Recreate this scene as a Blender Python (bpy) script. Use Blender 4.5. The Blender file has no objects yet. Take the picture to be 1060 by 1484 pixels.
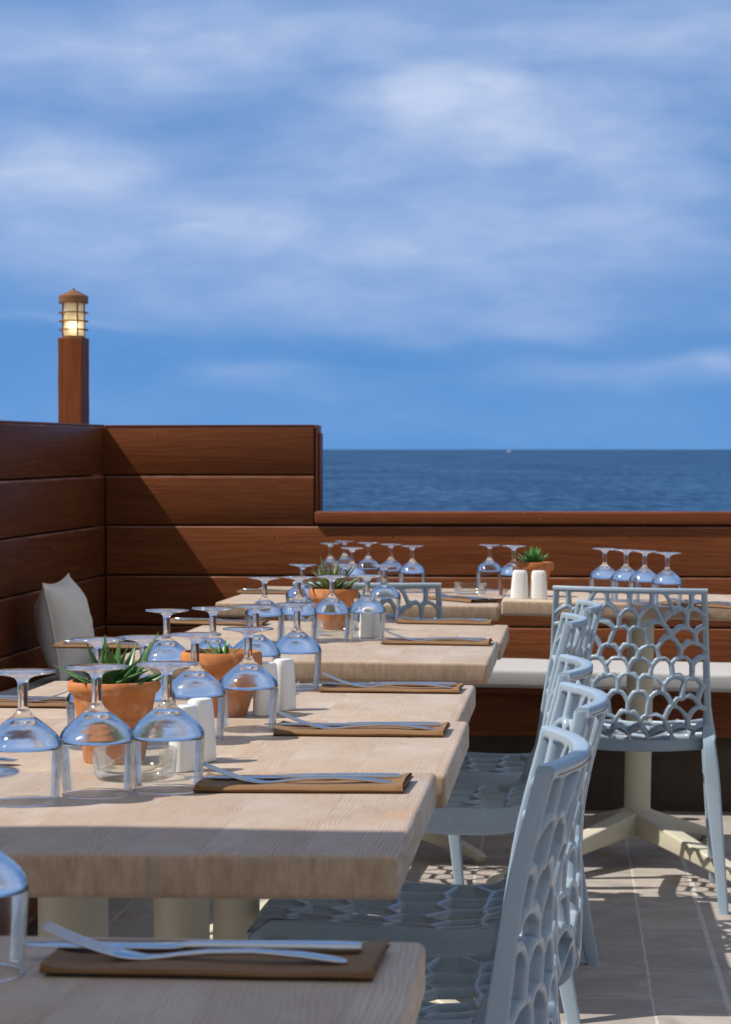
import bpy, bmesh, math, random
from mathutils import Vector, Matrix, noise as mnoise
R = math.radians
random.seed(7)
scene = bpy.context.scene
col = scene.collection

# ------------------------------------------------------------------ camera model
CAMZ, F, CX, CY, LEVEL = 1.09, 3500.0, 530.0, 742.0, 705.0
PITCH = math.atan((CY - LEVEL) / F)
FWD = Vector((0, math.cos(PITCH), -math.sin(PITCH)))
UPV = Vector((0, math.sin(PITCH), math.cos(PITCH)))
CAM = Vector((0, 0, CAMZ))
def ray(px, py): return FWD * F + Vector((1, 0, 0)) * (px - CX) + UPV * (CY - py)
def onplane(px, py, p0, n):
    d = ray(px, py); return CAM + d * ((p0 - CAM).dot(n) / d.dot(n))
def atz(px, py, z): return onplane(px, py, Vector((0, 0, z)), Vector((0, 0, 1)))
def aty(px, py, y): return onplane(px, py, Vector((0, y, 0)), Vector((0, 1, 0)))
TH = R(4.8)                                   # the terrace is turned a little against the view
U = Vector((math.cos(TH), -math.sin(TH), 0)); V = Vector((math.sin(TH), math.cos(TH), 0))
def ab(a, b, z=0): return U * a + V * b + Vector((0, 0, z))

# ------------------------------------------------------------------ object helpers
def obj(name, bm, mat, parent=None, smooth=True, angle=40):
    me = bpy.data.meshes.new(name)
    bmesh.ops.recalc_face_normals(bm, faces=bm.faces[:])
    if smooth:
        for f in bm.faces: f.smooth = True
        lim = R(angle)
        for e in bm.edges:
            if len(e.link_faces) == 2 and e.calc_face_angle(0) > lim: e.smooth = False
    bm.to_mesh(me); bm.free()
    o = bpy.data.objects.new(name, me); col.objects.link(o)
    me.materials.append(mat)
    if parent: o.parent = parent
    return o
def empty(name, loc=(0, 0, 0), rotz=0):
    o = bpy.data.objects.new(name, None); col.objects.link(o)
    o.empty_display_size = .05
    o.location = loc; o.rotation_euler = (0, 0, rotz); return o
def tag(o, label=None, cat=None, group=None, kind=None):
    for k, v in (('label', label), ('category', cat), ('group', group), ('kind', kind)):
        if v: o[k] = v
    return o
def dup(o, parent=None):
    c = o.copy(); col.objects.link(c)
    if parent: c.parent = parent
    for ch in [x for x in bpy.data.objects if x.parent == o]: dup(ch, c)
    return c
def place(o, M): o.matrix_basis = M; return o

# ------------------------------------------------------------------ shape helpers
def box(bm, x0, x1, y0, y1, z0, z1, bev=0, seg=2, M=None):
    r = bmesh.ops.create_cube(bm, size=1)
    vs = r['verts']
    for v in vs:
        v.co = Vector((x0 + (v.co.x + .5) * (x1 - x0), y0 + (v.co.y + .5) * (y1 - y0), z0 + (v.co.z + .5) * (z1 - z0)))
    es = list({e for v in vs for e in v.link_edges})
    if bev:
        q = bmesh.ops.bevel(bm, geom=es, offset=bev, segments=seg, affect='EDGES', profile=.5)
        vs = list({v for f in q['faces'] for v in f.verts} | {v for v in vs if v.is_valid})
    if M is not None:
        for v in vs: v.co = M @ v.co
    return vs
def lathe(bm, prof, seg=32, zmod=None, cx=0, cy=0):
    rings = []
    for r, z in prof:
        if r < 1e-6: rings.append([bm.verts.new((cx, cy, z))]); continue
        ring = []
        for k in range(seg):
            a = 2 * math.pi * k / seg
            zz = z + (zmod(a, r, z) if zmod else 0)
            ring.append(bm.verts.new((cx + r * math.cos(a), cy + r * math.sin(a), zz)))
        rings.append(ring)
    for A, B in zip(rings, rings[1:]):
        if len(A) == 1 and len(B) == 1: continue
        for k in range(seg):
            k2 = (k + 1) % seg
            if len(A) == 1: bm.faces.new((A[0], B[k], B[k2]))
            elif len(B) == 1: bm.faces.new((A[k], B[0], A[k2]))
            else: bm.faces.new((A[k], B[k], B[k2], A[k2]))
    return rings
def rrect(w, h, r, n=3):
    r = min(r, w * .5, h * .5); pts = []
    for cx, cy, a0 in ((w/2-r, h/2-r, 0), (-w/2+r, h/2-r, 90), (-w/2+r, -h/2+r, 180), (w/2-r, -h/2+r, 270)):
        for k in range(n + 1):
            a = R(a0 + 90 * k / n); pts.append((cx + r * math.cos(a), cy + r * math.sin(a)))
    return pts
def sweep(bm, pts, dims, side, rad=.004, n=3, cap=True, fixed=None, ellipse=False):
    """dims: (width along side, height along the other axis) per point"""
    rings = []
    N = len(pts)
    for i, p in enumerate(pts):
        p = Vector(p)
        t = (Vector(pts[min(i + 1, N - 1)]) - Vector(pts[max(i - 1, 0)])).normalized()
        if fixed: t = Vector(fixed)
        s = Vector(side[i] if isinstance(side, list) else side)
        s = (s - t * s.dot(t)).normalized(); h = t.cross(s)
        w, hh = dims[i] if isinstance(dims, list) else dims
        if ellipse: sec = [(w/2*math.cos(2*math.pi*k/ellipse), hh/2*math.sin(2*math.pi*k/ellipse)) for k in range(ellipse)]
        else: sec = rrect(w, hh, rad[i] if isinstance(rad, list) else rad, n)
        rings.append([bm.verts.new(p + s * a + h * b) for a, b in sec])
    m = len(rings[0])
    for A, B in zip(rings, rings[1:]):
        for k in range(m): bm.faces.new((A[k], A[(k+1) % m], B[(k+1) % m], B[k]))
    if cap: bm.faces.new(rings[0][::-1]); bm.faces.new(rings[-1])
    return rings
def catmull(P, n):
    P = [Vector(p) for p in P]; out = []
    for i in range(len(P) - 1):
        p0 = P[max(i-1, 0)]; p1 = P[i]; p2 = P[i+1]; p3 = P[min(i+2, len(P)-1)]
        for k in range(n):
            t = k / n
            out.append(.5*((2*p1)+(p2-p0)*t+(2*p0-5*p1+4*p2-p3)*t*t+(3*p1-p0-3*p2+p3)*t**3))
    out.append(P[-1]); return out

# ------------------------------------------------------------------ node helpers
class NT:
    def __init__(s, name):
        s.m = bpy.data.materials.new(name); s.m.use_nodes = True
        s.t = s.m.node_tree; s.t.nodes.clear()
        s.out = s.t.nodes.new('ShaderNodeOutputMaterial')
    def n(s, typ, ins=None, **props):
        nd = s.t.nodes.new('ShaderNode' + typ)
        for k, v in props.items(): setattr(nd, k, v)
        for k, v in (ins or {}).items(): s.set(nd.inputs[k], v)
        return nd
    def set(s, sock, v):
        if isinstance(v, bpy.types.NodeSocket): s.t.links.new(v, sock)
        elif isinstance(v, bpy.types.Node): s.t.links.new(v.outputs[0], sock)
        elif hasattr(sock, 'default_value'):
            if sock.type == 'RGBA' and len(v) == 3: v = (*v, 1)
            sock.default_value = v
    def math(s, op, a, b=0, c=0, clamp=False):
        nd = s.t.nodes.new('ShaderNodeMath'); nd.operation = op; nd.use_clamp = clamp
        s.set(nd.inputs[0], a); s.set(nd.inputs[1], b); s.set(nd.inputs[2], c); return nd.outputs[0]
    def vm(s, op, a, b=(0, 0, 0), sc=None):
        nd = s.t.nodes.new('ShaderNodeVectorMath'); nd.operation = op
        s.set(nd.inputs[0], a); s.set(nd.inputs[1], b)
        if sc is not None: s.set(nd.inputs['Scale'], sc)
        return nd.outputs['Value'] if op in ('DOT_PRODUCT', 'LENGTH') else nd.outputs[0]
    def mix(s, fac, a, b, blend='MIX'):
        nd = s.t.nodes.new('ShaderNodeMix'); nd.data_type = 'RGBA'; nd.blend_type = blend
        s.set(nd.inputs[0], fac); s.set(nd.inputs[6], a); s.set(nd.inputs[7], b); return nd.outputs[2]
    def ramp(s, fac, stops):
        nd = s.t.nodes.new('ShaderNodeValToRGB'); cr = nd.color_ramp
        while len(cr.elements) < len(stops): cr.elements.new(.5)
        for e, (p, c) in zip(cr.elements, stops):
            e.position = p; e.color = (*c, 1) if len(c) == 3 else c
        s.set(nd.inputs[0], fac); return nd.outputs[0]
    def mapr(s, v, a, b, c=0, d=1, smooth=False):
        nd = s.t.nodes.new('ShaderNodeMapRange'); nd.clamp = True
        if smooth: nd.interpolation_type = 'SMOOTHSTEP'
        for i, x in enumerate((v, a, b, c, d)): s.set(nd.inputs[i], x)
        return nd.outputs[0]
    def noise(s, vec, scale, detail=3, rough=.5, dist=0, out='Fac'):
        nd = s.n('TexNoise', {'Scale': scale, 'Detail': detail, 'Roughness': rough, 'Distortion': dist})
        if vec is not None: s.set(nd.inputs['Vector'], vec)
        return nd.outputs[out]
    def coord(s, scale=(1, 1, 1), rnd=7.0, loc=(0, 0, 0)):
        tc = s.n('TexCoord'); v = tc.outputs['Object']
        if rnd:
            oi = s.n('ObjectInfo')
            v = s.vm('ADD', v, s.vm('SCALE', (1.0, .71, .37), sc=s.math('MULTIPLY', oi.outputs['Random'], rnd)))
        mp = s.n('Mapping', {'Vector': v, 'Scale': scale, 'Location': loc}); return mp.outputs[0]
    def bump(s, h, strength=.3, dist=.001, normal=None):
        nd = s.n('Bump', {'Strength': strength, 'Distance': dist, 'Height': h})
        if normal is not None: s.set(nd.inputs['Normal'], normal)
        return nd.outputs[0]
    def pbr(s, **k):
        nd = s.n('BsdfPrincipled')
        for a, v in k.items():
            s.set(nd.inputs[{'color': 'Base Color', 'rough': 'Roughness', 'metal': 'Metallic', 'normal': 'Normal',
                   'spec': 'Specular IOR Level', 'coat': 'Coat Weight', 'coatr': 'Coat Roughness', 'trans': 'Transmission Weight',
                   'ior': 'IOR', 'sheen': 'Sheen Weight', 'sss': 'Subsurface Weight', 'emit': 'Emission Color',
                   'emits': 'Emission Strength', 'coatn': 'Coat Normal'}[a]], v)
        s.t.links.new(nd.outputs[0], s.out.inputs[0]); return s.m

def tabletop_mat():
    s = NT('bleached_wood')
    raw = s.coord(rnd=0); oi = s.n('ObjectInfo').outputs['Random']
    sp = s.n('SeparateXYZ', {0: raw})
    st = s.math('FLOOR', s.math('DIVIDE', s.math('ADD', sp.outputs[0], s.math('MULTIPLY', oi, .05)), .098))
    wn = s.n('TexWhiteNoise', {'W': s.math('ADD', st, s.math('MULTIPLY', oi, 50.0))}, noise_dimensions='1D')
    sh = s.vm('SCALE', wn.outputs['Color'], sc=3.0)
    v = s.vm('ADD', raw, sh)
    warp = s.noise(s.vm('MULTIPLY', v, (7.0, 1.6, 7.0)), 1.0, 3, .5)
    line = s.math('ADD', s.math('MULTIPLY', s.n('SeparateXYZ', {0: v}).outputs[0], 1500.0), s.math('MULTIPLY', warp, 120.0))
    ring = s.math('MULTIPLY_ADD', s.math('SINE', line), .5, .5)
    fine = s.noise(s.vm('MULTIPLY', v, (380.0, 14.0, 380.0)), 1.0, 3, .6)
    blot = s.noise(s.vm('MULTIPLY', v, (9.0, 5.0, 9.0)), 1.0, 4, .6)
    g = s.math('ADD', s.math('MULTIPLY', ring, .17), s.math('ADD', s.math('MULTIPLY', fine, .50), s.math('MULTIPLY', blot, .60)))
    c = s.ramp(g, [(.40, (.29, .205, .143)), (.57, (.415, .318, .240)), (.80, (.52, .428, .345))])
    tint = s.mix(s.mapr(wn.outputs['Value'], 0, 1, 0, .45), c, (.44, .37, .315))
    wash = s.noise(s.vm('MULTIPLY', v, (16.0, 7.0, 16.0)), 1.0, 5, .65)
    c = s.mix(s.mapr(wash, .45, .72, 0, .5), tint, (.52, .47, .44))
    bl2 = s.noise(s.vm('MULTIPLY', v, (5.0, 3.0, 5.0)), 1.0, 5, .65)
    c = s.mix(s.mapr(bl2, .42, .62, .42, 0), c, (.345, .235, .155))
    kn = s.n('TexVoronoi', {'Vector': s.vm('MULTIPLY', v, (5.5, 2.6, 0.0)), 'Scale': 1.0}).outputs['Distance']
    c = s.mix(s.mapr(kn, .018, .045, .75, 0, True), c, (.16, .095, .055))
    stain = s.noise(s.vm('MULTIPLY', v, (26.0, 11.0, 26.0)), 1.0, 2, .5)
    c = s.mix(s.mapr(stain, .68, .76, 0, .5), c, (.30, .27, .27))
    tan = s.noise(s.vm('ADD', s.vm('MULTIPLY', v, (18.0, 10.0, 18.0)), (9, 4, 2)), 1.0, 3, .5)
    c = s.mix(s.mapr(tan, .63, .72, 0, .5), c, (.50, .30, .15))
    # open joints between the staves
    fr = s.math('FRACT', s.math('DIVIDE', s.math('ADD', sp.outputs[0], s.math('MULTIPLY', oi, .05)), .098))
    jn = s.mapr(s.math('ABSOLUTE', s.math('SUBTRACT', fr, .5)), .487, .5, 0, .28)
    c = s.mix(jn, c, (.23, .17, .12))
    c = s.mix(1.0, c, s.mix(oi, (.90, .90, .92), (1.07, 1.05, 1.0)), 'MULTIPLY')
    # end grain is rougher, thirstier and warmer than the face
    tcn = s.n('TexCoord').outputs['Normal']
    ny = s.math('ABSOLUTE', s.n('SeparateXYZ', {0: tcn}).outputs[1])
    endv = s.noise(s.vm('MULTIPLY', v, (110.0, 4.0, 30.0)), 1.0, 5, .7)
    ec = s.ramp(endv, [(.22, (.22, .145, .09)), (.5, (.36, .250, .165)), (.78, (.47, .355, .255))])
    es = s.noise(s.vm('MULTIPLY', v, (17.0, 2.0, 1.2)), 1.0, 3, .6)
    ec = s.mix(s.mapr(es, .62, .72, 0, .65), ec, (.20, .185, .185))
    c = s.mix(s.mapr(ny, .55, .9, 0, .85), c, ec)
    b = s.math('ADD', s.math('MULTIPLY', fine, .7), s.math('MULTIPLY', ring, .2))
    return s.pbr(color=c, rough=s.mapr(g, .3, .8, .62, .5), normal=s.bump(b, .35, .0009), spec=.3)

def varnish_mat(name, axis, pitch, dark=1.0, base=(.155, .052, .021), z0=0.0, randoff=0.0):
    s = NT(name); raw = s.coord(rnd=randoff)
    sp = s.n('SeparateXYZ', {0: raw})
    row = s.math('FLOOR', s.math('DIVIDE', s.math('SUBTRACT', sp.outputs[2 if axis != 2 else 0], z0), pitch))
    wn = s.n('TexWhiteNoise', {'W': row}, noise_dimensions='1D')
    v = s.vm('ADD', raw, s.vm('SCALE', wn.outputs['Color'], sc=5.0))
    sc = [14.0, 14.0, 14.0]; sc[axis] = 1.1
    fn = [260.0, 260.0, 260.0]; fn[axis] = 7.0
    warp = s.noise(s.vm('MULTIPLY', v, tuple(sc)), 1.0, 4, .55)
    fine = s.noise(s.vm('MULTIPLY', v, tuple(fn)), 1.0, 4, .6)
    zz = s.n('SeparateXYZ', {0: v}).outputs[2 if axis != 2 else 0]
    ring = s.math('MULTIPLY_ADD', s.math('SINE', s.math('ADD', s.math('MULTIPLY', zz, 260.0), s.math('MULTIPLY', warp, 46.0))), .5, .5)
    g = s.math('ADD', s.math('MULTIPLY', ring, .13), s.math('ADD', s.math('MULTIPLY', fine, .50), s.math('MULTIPLY', warp, .45)))
    k = Vector(base) * dark
    c = s.ramp(g, [(.28, tuple(k * .50)), (.53, tuple(k)), (.80, (k.x * 1.45, k.y * 1.6, k.z * 1.6))])
    c = s.mix(s.mapr(wn.outputs['Value'], 0, 1, 0, .35), c, tuple(k * .62))
    spk = s.noise(s.vm('MULTIPLY', raw, (130, 130, 190)), 1.0, 2, .5)
    spm = s.noise(s.vm('MULTIPLY', raw, (9, 9, 14)), 1.0, 2, .5)
    c = s.mix(s.math('MULTIPLY', s.mapr(spk, .72, .76, 0, .8), s.mapr(spm, .46, .56)), c, (.42, .32, .27))
    if pitch < 1:      # sun highlight painted along each board's upper arris, and there are screw holes
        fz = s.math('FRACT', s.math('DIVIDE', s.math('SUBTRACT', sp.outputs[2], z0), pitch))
        hl_ = s.noise(s.vm('MULTIPLY', raw, (5.0, 5.0, 40.0)), 1.0, 4, .6)
        c = s.mix(s.math('MULTIPLY', s.mapr(fz, .945, .968), s.mapr(hl_, .35, .65, .1, .75)), c, (.34, .19, .14))
        hx = s.math('FRACT', s.math('DIVIDE', s.math('ADD', sp.outputs[axis], 2.96), .42))
        hd = s.math('POWER', s.math('ADD', s.math('POWER', s.math('MULTIPLY', s.math('SUBTRACT', hx, .5), .42), 2), s.math('POWER', s.math('MULTIPLY', s.math('SUBTRACT', s.math('ABSOLUTE', s.math('SUBTRACT', fz, .5)), .27), pitch), 2)), .5)
        c = s.mix(s.mapr(hd, .003, .0045, .8, 0), c, (.025, .012, .008))
    h = s.math('ADD', fine, s.math('MULTIPLY', ring, .4))
    return s.pbr(color=c, rough=s.mapr(fine, .3, .7, .36, .52), normal=s.bump(h, .28, .001), spec=.14)

def plastic_mat():
    s = NT('blue_grey_plastic'); v = s.coord(rnd=3)
    n = s.noise(v, 9, 3); f = s.noise(v, 420, 2)
    c = s.mix(n, (.265, .352, .445), (.305, .395, .490))
    d = s.noise(v, 60, 4, .7)
    c = s.mix(s.mapr(d, .60, .78, 0, .30), c, (.42, .44, .45))
    du = s.noise(v, 5, 5, .6); c = s.mix(s.mapr(du, .45, .7, 0, .22), c, (.36, .35, .33))
    return s.pbr(color=c, rough=s.mapr(n, .3, .7, .22, .32), normal=s.bump(f, .05, .0005), spec=.55)

def simple(name, color, rough=.5, var=.12, scale=30, bump=0.0, bscale=200, **k):
    s = NT(name); v = s.coord(rnd=5)
    n = s.noise(v, scale, 4, .6)
    c = s.mix(n, tuple(x * (1 - var) for x in color), tuple(min(1, x * (1 + var)) for x in color))
    if bump: k['normal'] = s.bump(s.noise(v, bscale, 3), bump, .001)
    return s.pbr(color=c, rough=rough, **k)

def terracotta():
    s = NT('terracotta'); v = s.coord(rnd=4)
    n = s.noise(v, 22, 5, .6); p = s.noise(v, 190, 2, .5); m = s.noise(v, 46, 3)
    c = s.ramp(n, [(.3, (.34, .115, .038)), (.55, (.46, .175, .060)), (.75, (.56, .27, .12))])
    c = s.mix(s.mapr(p, .70, .76, 0, .7), c, (.20, .07, .03))
    c = s.mix(s.mapr(m, .58, .74, 0, .5), c, (.62, .42, .28))
    dirt = s.noise(v, 13, 6, .7); c = s.mix(s.mapr(dirt, .55, .72, 0, .55), c, (.24, .10, .045))
    salt = s.noise(s.vm('ADD', v, (3, 7, 1)), 17, 6, .68); c = s.mix(s.mapr(salt, .60, .74, 0, .55), c, (.66, .52, .42))
    return s.pbr(color=c, rough=.78, normal=s.bump(s.math('ADD', n, s.math('MULTIPLY', p, -.5)), .3, .0015), spec=.25)

def leaf_mat(name, a, b, tip):
    s = NT(name); v = s.coord(rnd=3)
    n = s.noise(s.vm('MULTIPLY', v, (30, 30, 18)), 1.0, 3)
    c = s.mix(s.mapr(n, .3, .7), a, b)
    sp = s.noise(v, 330, 1, .4)
    c = s.mix(s.mapr(sp, .68, .73, 0, .6), c, tip)
    return s.pbr(color=c, rough=.36, spec=.5, sss=.0)

def glass_mat(name, tint=(1, 1, 1), ior=1.45, clear=.3):
    s = NT(name)
    g = s.n('BsdfGlass', {'Color': tint, 'Roughness': .085, 'IOR': ior})
    s.set(g.inputs['Normal'], s.bump(s.noise(s.coord(rnd=4), 55, 2, .5), .05, .004))
    s.t.links.new(g.outputs[0], s.out.inputs[0]); return s.m
def thin_glass_mat(name, ior=1.34, gain=.9, tint=(.985, .99, .99)):
    """a blown wall a millimetre thick: clear straight through, mirror-like at the edges"""
    s = NT(name)
    fr = s.n('Fresnel', {'IOR': ior})
    smear = s.noise(s.coord(rnd=4), 70, 4, .6)
    g = s.n('BsdfGlossy', {'Color': (1, 1, 1), 'Roughness': .09})
    t = s.n('BsdfTransparent', {'Color': tint})
    f = s.math('MULTIPLY', fr.outputs[0], s.mapr(smear, .3, .7, gain * .85, gain * 1.1), clamp=True)
    mx = s.n('MixShader', {0: f, 1: t.outputs[0], 2: g.outputs[0]})
    s.t.links.new(mx.outputs[0], s.out.inputs[0]); return s.m

def steel_mat():
    s = NT('polished_steel'); v = s.coord(rnd=2)
    n = s.noise(v, 60, 3)
    return s.pbr(color=(.62, .63, .65), metal=1.0, rough=s.mapr(n, .3, .7, .12, .24))

def napkin_mat():
    s = NT('brown_napkin'); v = s.coord(rnd=3)
    w = s.noise(s.vm('MULTIPLY', v, (900, 240, 900)), 1.0, 2); n = s.noise(v, 25, 4)
    c = s.mix(n, (.150, .078, .033), (.205, .110, .048))
    c = s.mix(s.mapr(w, .4, .7, 0, .35), c, (.26, .155, .08))
    return s.pbr(color=c, rough=.85, normal=s.bump(w, .35, .0006), spec=.2, sheen=.1)

def floor_mat():
    s = NT('slate_tiles'); tc = s.n('TexCoord').outputs['Object']
    sp = s.n('SeparateXYZ', {0: tc}); x, y = sp.outputs[0], sp.outputs[1]
    wob = s.noise(tc, 3.0, 3); w2 = s.math('MULTIPLY', s.math('SUBTRACT', wob, .5), .010)
    rowf = s.math('DIVIDE', s.math('ADD', s.math('SUBTRACT', y, .21), w2), .275)
    row = s.math('FLOOR', rowf)
    colf = s.math('DIVIDE', s.math('ADD', s.math('SUBTRACT', x, .18), w2), .44)
    cl = s.math('FLOOR', colf)
    def edge(f, wd):
        fr = s.math('FRACT', f)
        return s.mapr(s.math('MINIMUM', fr, s.math('SUBTRACT', 1.0, fr)), wd * .55, wd, 1, 0)
    g = s.math('MAXIMUM', s.math('MULTIPLY', edge(rowf, .020), .65), edge(colf, .010))
    main = s.mapr(s.math('ABSOLUTE', s.math('ADD', s.math('SUBTRACT', x, .337), s.math('MULTIPLY', w2, .4))), .005, .008, 1, 0)
    g = s.math('MAXIMUM', g, main)
    wn = s.n('TexWhiteNoise', {'Vector': s.n('CombineXYZ', {0: cl, 1: row}).outputs[0]}, noise_dimensions='2D')
    t2 = s.vm('ADD', tc, s.vm('SCALE', wn.outputs['Color'], sc=4.0))
    vein = s.noise(s.vm('MULTIPLY', t2, (5.0, 7.0, 5.0)), 1.0, 7, .64, .8)
    c = s.ramp(vein, [(.26, (.22, .19, .172)), (.5, (.35, .305, .275)), (.74, (.47, .42, .38))])
    c = s.mix(s.mapr(wn.outputs['Value'], 0, 1, 0, .4), c, (.28, .26, .25))
    rust = s.noise(t2, 7, 4); c = s.mix(s.mapr(rust, .64, .76, 0, .5), c, (.40, .29, .18))
    gr = s.noise(tc, 40, 3)
    c = s.mix(s.math('MULTIPLY', g, s.mapr(gr, .3, .6, .5, 1)), c, (.50, .47, .44))
    h = s.math('SUBTRACT', s.math('MULTIPLY', s.noise(s.vm('MULTIPLY', t2, (8, 22, 8)), 1.0, 6, .6), 1.0), s.math('MULTIPLY', g, .5))
    return s.pbr(color=c, rough=.62, normal=s.bump(h, .5, .004), spec=.35)

def sea_mat():
    s = NT('sea_water'); tc = s.n('TexCoord').outputs['Object']
    big = s.noise(s.vm('MULTIPLY', tc, (.030, .010, .03)), 1.0, 4, .6)
    mid = s.noise(s.vm('MULTIPLY', tc, (.55, .11, .5)), 1.0, 5, .62)
    small = s.noise(s.vm('MULTIPLY', tc, (1.2, .35, 1.2)), 1.0, 4, .6)
    w = s.math('ADD', s.math('MULTIPLY', mid, .65), s.math('MULTIPLY', big, .35))
    c = s.ramp(w, [(.40, (.004, .024, .070)), (.5, (.013, .052, .128)), (.61, (.036, .100, .20))])
    h = s.math('ADD', mid, s.math('MULTIPLY', small, .4))
    return s.pbr(color=c, rough=.42, normal=s.bump(h, .7, .6), spec=.03)

M = {}
z_off = CAMZ + (LEVEL - 905.5) * 8.6075 / F
M['table'] = tabletop_mat()
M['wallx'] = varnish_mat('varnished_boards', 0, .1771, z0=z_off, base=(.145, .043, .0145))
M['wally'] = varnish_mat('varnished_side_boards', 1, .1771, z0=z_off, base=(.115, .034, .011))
M['cap'] = varnish_mat('varnished_rail', 0, 9.0, z0=-3, base=(.150, .043, .016))
M['post'] = varnish_mat('varnished_post', 2, 9.0, z0=-3, base=(.165, .047, .015))
M['plastic'] = plastic_mat()
M['cream'] = simple('cream_powder_coat', (.50, .47, .37), .45, .05, 20, .08, 500)
M['terra'] = terracotta()
M['soil'] = simple('potting_soil', (.06, .04, .028), .95, .4, 180, .9, 160)
M['goblet'] = glass_mat('drinking_glass')
M['wallglass'] = thin_glass_mat('thin_drinking_glass')
M['dish'] = thin_glass_mat('pressed_glass', 1.42, .75, (.96, .98, .975))
M['steel'] = steel_mat()
M['napkin'] = napkin_mat()
M['ceramic'] = simple('white_porcelain', (.80, .80, .79), .22, .02, 12, spec=.5, coat=.3, coatr=.08)
M['cushion'] = simple('grey_white_canvas', (.40, .40, .415), .85, .06, 40, .25, 900)
M['pillow'] = simple('off_white_canvas', (.74, .70, .63), .88, .06, 30, .3, 900)
M['floor'] = floor_mat()
M['sea'] = sea_mat()
M['aloe'] = leaf_mat('aloe_leaf', (.024, .075, .022), (.060, .150, .036), (.34, .42, .26))
M['agave'] = leaf_mat('agave_leaf', (.045, .125, .025), (.09, .22, .05), (.10, .24, .06))
M['varieg'] = leaf_mat('striped_leaf', (.075, .105, .038), (.165, .185, .075), (.27, .25, .13))
M['rosette'] = leaf_mat('rosette_leaf', (.05, .17, .04), (.11, .30, .07), (.20, .38, .14))
M['drytip'] = simple('dry_leaf', (.38, .22, .11), .8, .3, 60)
M['bronze'] = simple('bronze_metal', (.24, .105, .04), .35, .2, 30, spec=.5, metal=.35)
M['concrete'] = simple('rough_render', (.062, .048, .036), .95, .5, 9, .9, 26)
M['canvas'] = simple('shade_caster_canvas', (.55, .50, .42), .9, .05, 30)
M['hull'] = simple('boat_white', (.8, .8, .8), .4, .03, 10)

def lamp_glass():
    s = NT('frosted_lamp_glass')
    g = s.n('BsdfPrincipled', {'Base Color': (.90, .87, .74, 1), 'Roughness': .5, 'Transmission Weight': .55, 'IOR': 1.3})
    s.t.links.new(g.outputs[0], s.out.inputs[0]); return s.m
M['lampglass'] = lamp_glass()
def bulb_mat():
    s = NT('glowing_bulb')
    e = s.n('Emission', {'Color': (1.0, .80, .50, 1), 'Strength': 17.0})
    s.t.links.new(e.outputs[0], s.out.inputs[0]); return s.m
M['bulb'] = bulb_mat()

# ================================================================== SETTING
bm = bmesh.new()
vs = [bm.verts.new(p) for p in ((-4.5, -4, 0), (5.5, -4, 0), (5.5, 8.75, 0), (-4.5, 8.75, 0))]
bm.faces.new(vs)
fl = obj('terrace_floor', bm, M['floor'], smooth=False); fl.rotation_euler.z = -TH; tag(fl, kind='structure')

SEA_TILT = math.atan((LEVEL - 651) / F)
bm = bmesh.new()
ys = [9, 60, 200, 600, 2000, 8000, 40000]
rows = []
for y in ys:
    hw = 40 + y * .8
    rows.append([bm.verts.new((x * hw, y, 0)) for x in (-1, -.5, 0, .5, 1)])
for A, B in zip(rows, rows[1:]):
    for k in range(4): bm.faces.new((A[k], A[k+1], B[k+1], B[k]))
sea = obj('sea', bm, M['sea'], smooth=False)
sea.location = (0, 0, -4.0); sea.rotation_euler = (SEA_TILT, 0, 0); tag(sea, kind='structure')

# ------------------------------------------------------------------ boarded walls
WY = 8.50
corner = aty(152, 705, WY + .11)
def back_pt(px, py):           # a point on the face of the back wall
    return onplane(px, py, corner, V)
def zrow(py): return CAMZ + (LEVEL - py) * corner.y / F
z_top, z_cap, z_g0, z_g1, z_g2 = zrow(616), zrow(741), zrow(761), zrow(833.5), zrow(905.5)
PIT = z_g0 - z_g1
a0 = corner.dot(U); b0 = corner.dot(V)
a_end = back_pt(455, 700).dot(U); a_post = back_pt(461.5, 700).dot(U)
wall = empty('boarded_wall', ab(a0, b0, 0), -TH)
tag(wall, 'varnished brown board wall facing the camera, stepped down where the sea shows', 'wall')
bm = bmesh.new(); L1 = a_end - a0; L2 = 3.2; g = .003
box(bm, .004, L1, 0, .05, z_g0 + PIT + g, z_top - .006, .0035, 2)
box(bm, .004, L1, 0, .05, z_g0 + g, z_g0 + PIT - g, .0035, 2)
z = z_g0
while z > .5:
    box(bm, .004, L2, 0, .05, z - PIT + g, z - g, .006, 3); z -= PIT
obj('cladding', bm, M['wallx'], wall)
bm = bmesh.new(); box(bm, -.14, L1 - .003, .05, .14, 0.0, z_top - .004); box(bm, L1 - .003, L2, .05, .12, 0, z_g0 + .0055); box(bm, -.0, .003, .020, .049, 0, z_top - .01)
obj('core', bm, M['post'], wall, smooth=False)
bm = bmesh.new(); box(bm, L1 + .004, L1 + .013, .004, .135, z_cap + .002, z_top, .003); obj('end_trim', bm, M['post'], wall)
bm = bmesh.new(); box(bm, L1 + .0145, L1 + .020, .03, .125, z_cap + .002, z_top - .028, .002); obj('end_trim', bm, M['post'], wall)
bm = bmesh.new(); box(bm, L1 + .004, L2, -.012, .16, z_g0 + .006, z_cap, .006, 3); obj('cap_rail', bm, M['cap'], wall)
bm = bmesh.new(); box(bm, 0.0, L1, -.002, .14, z_top - .0055, z_top, .002); obj('top_strip', bm, M['cap'], wall)

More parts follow.
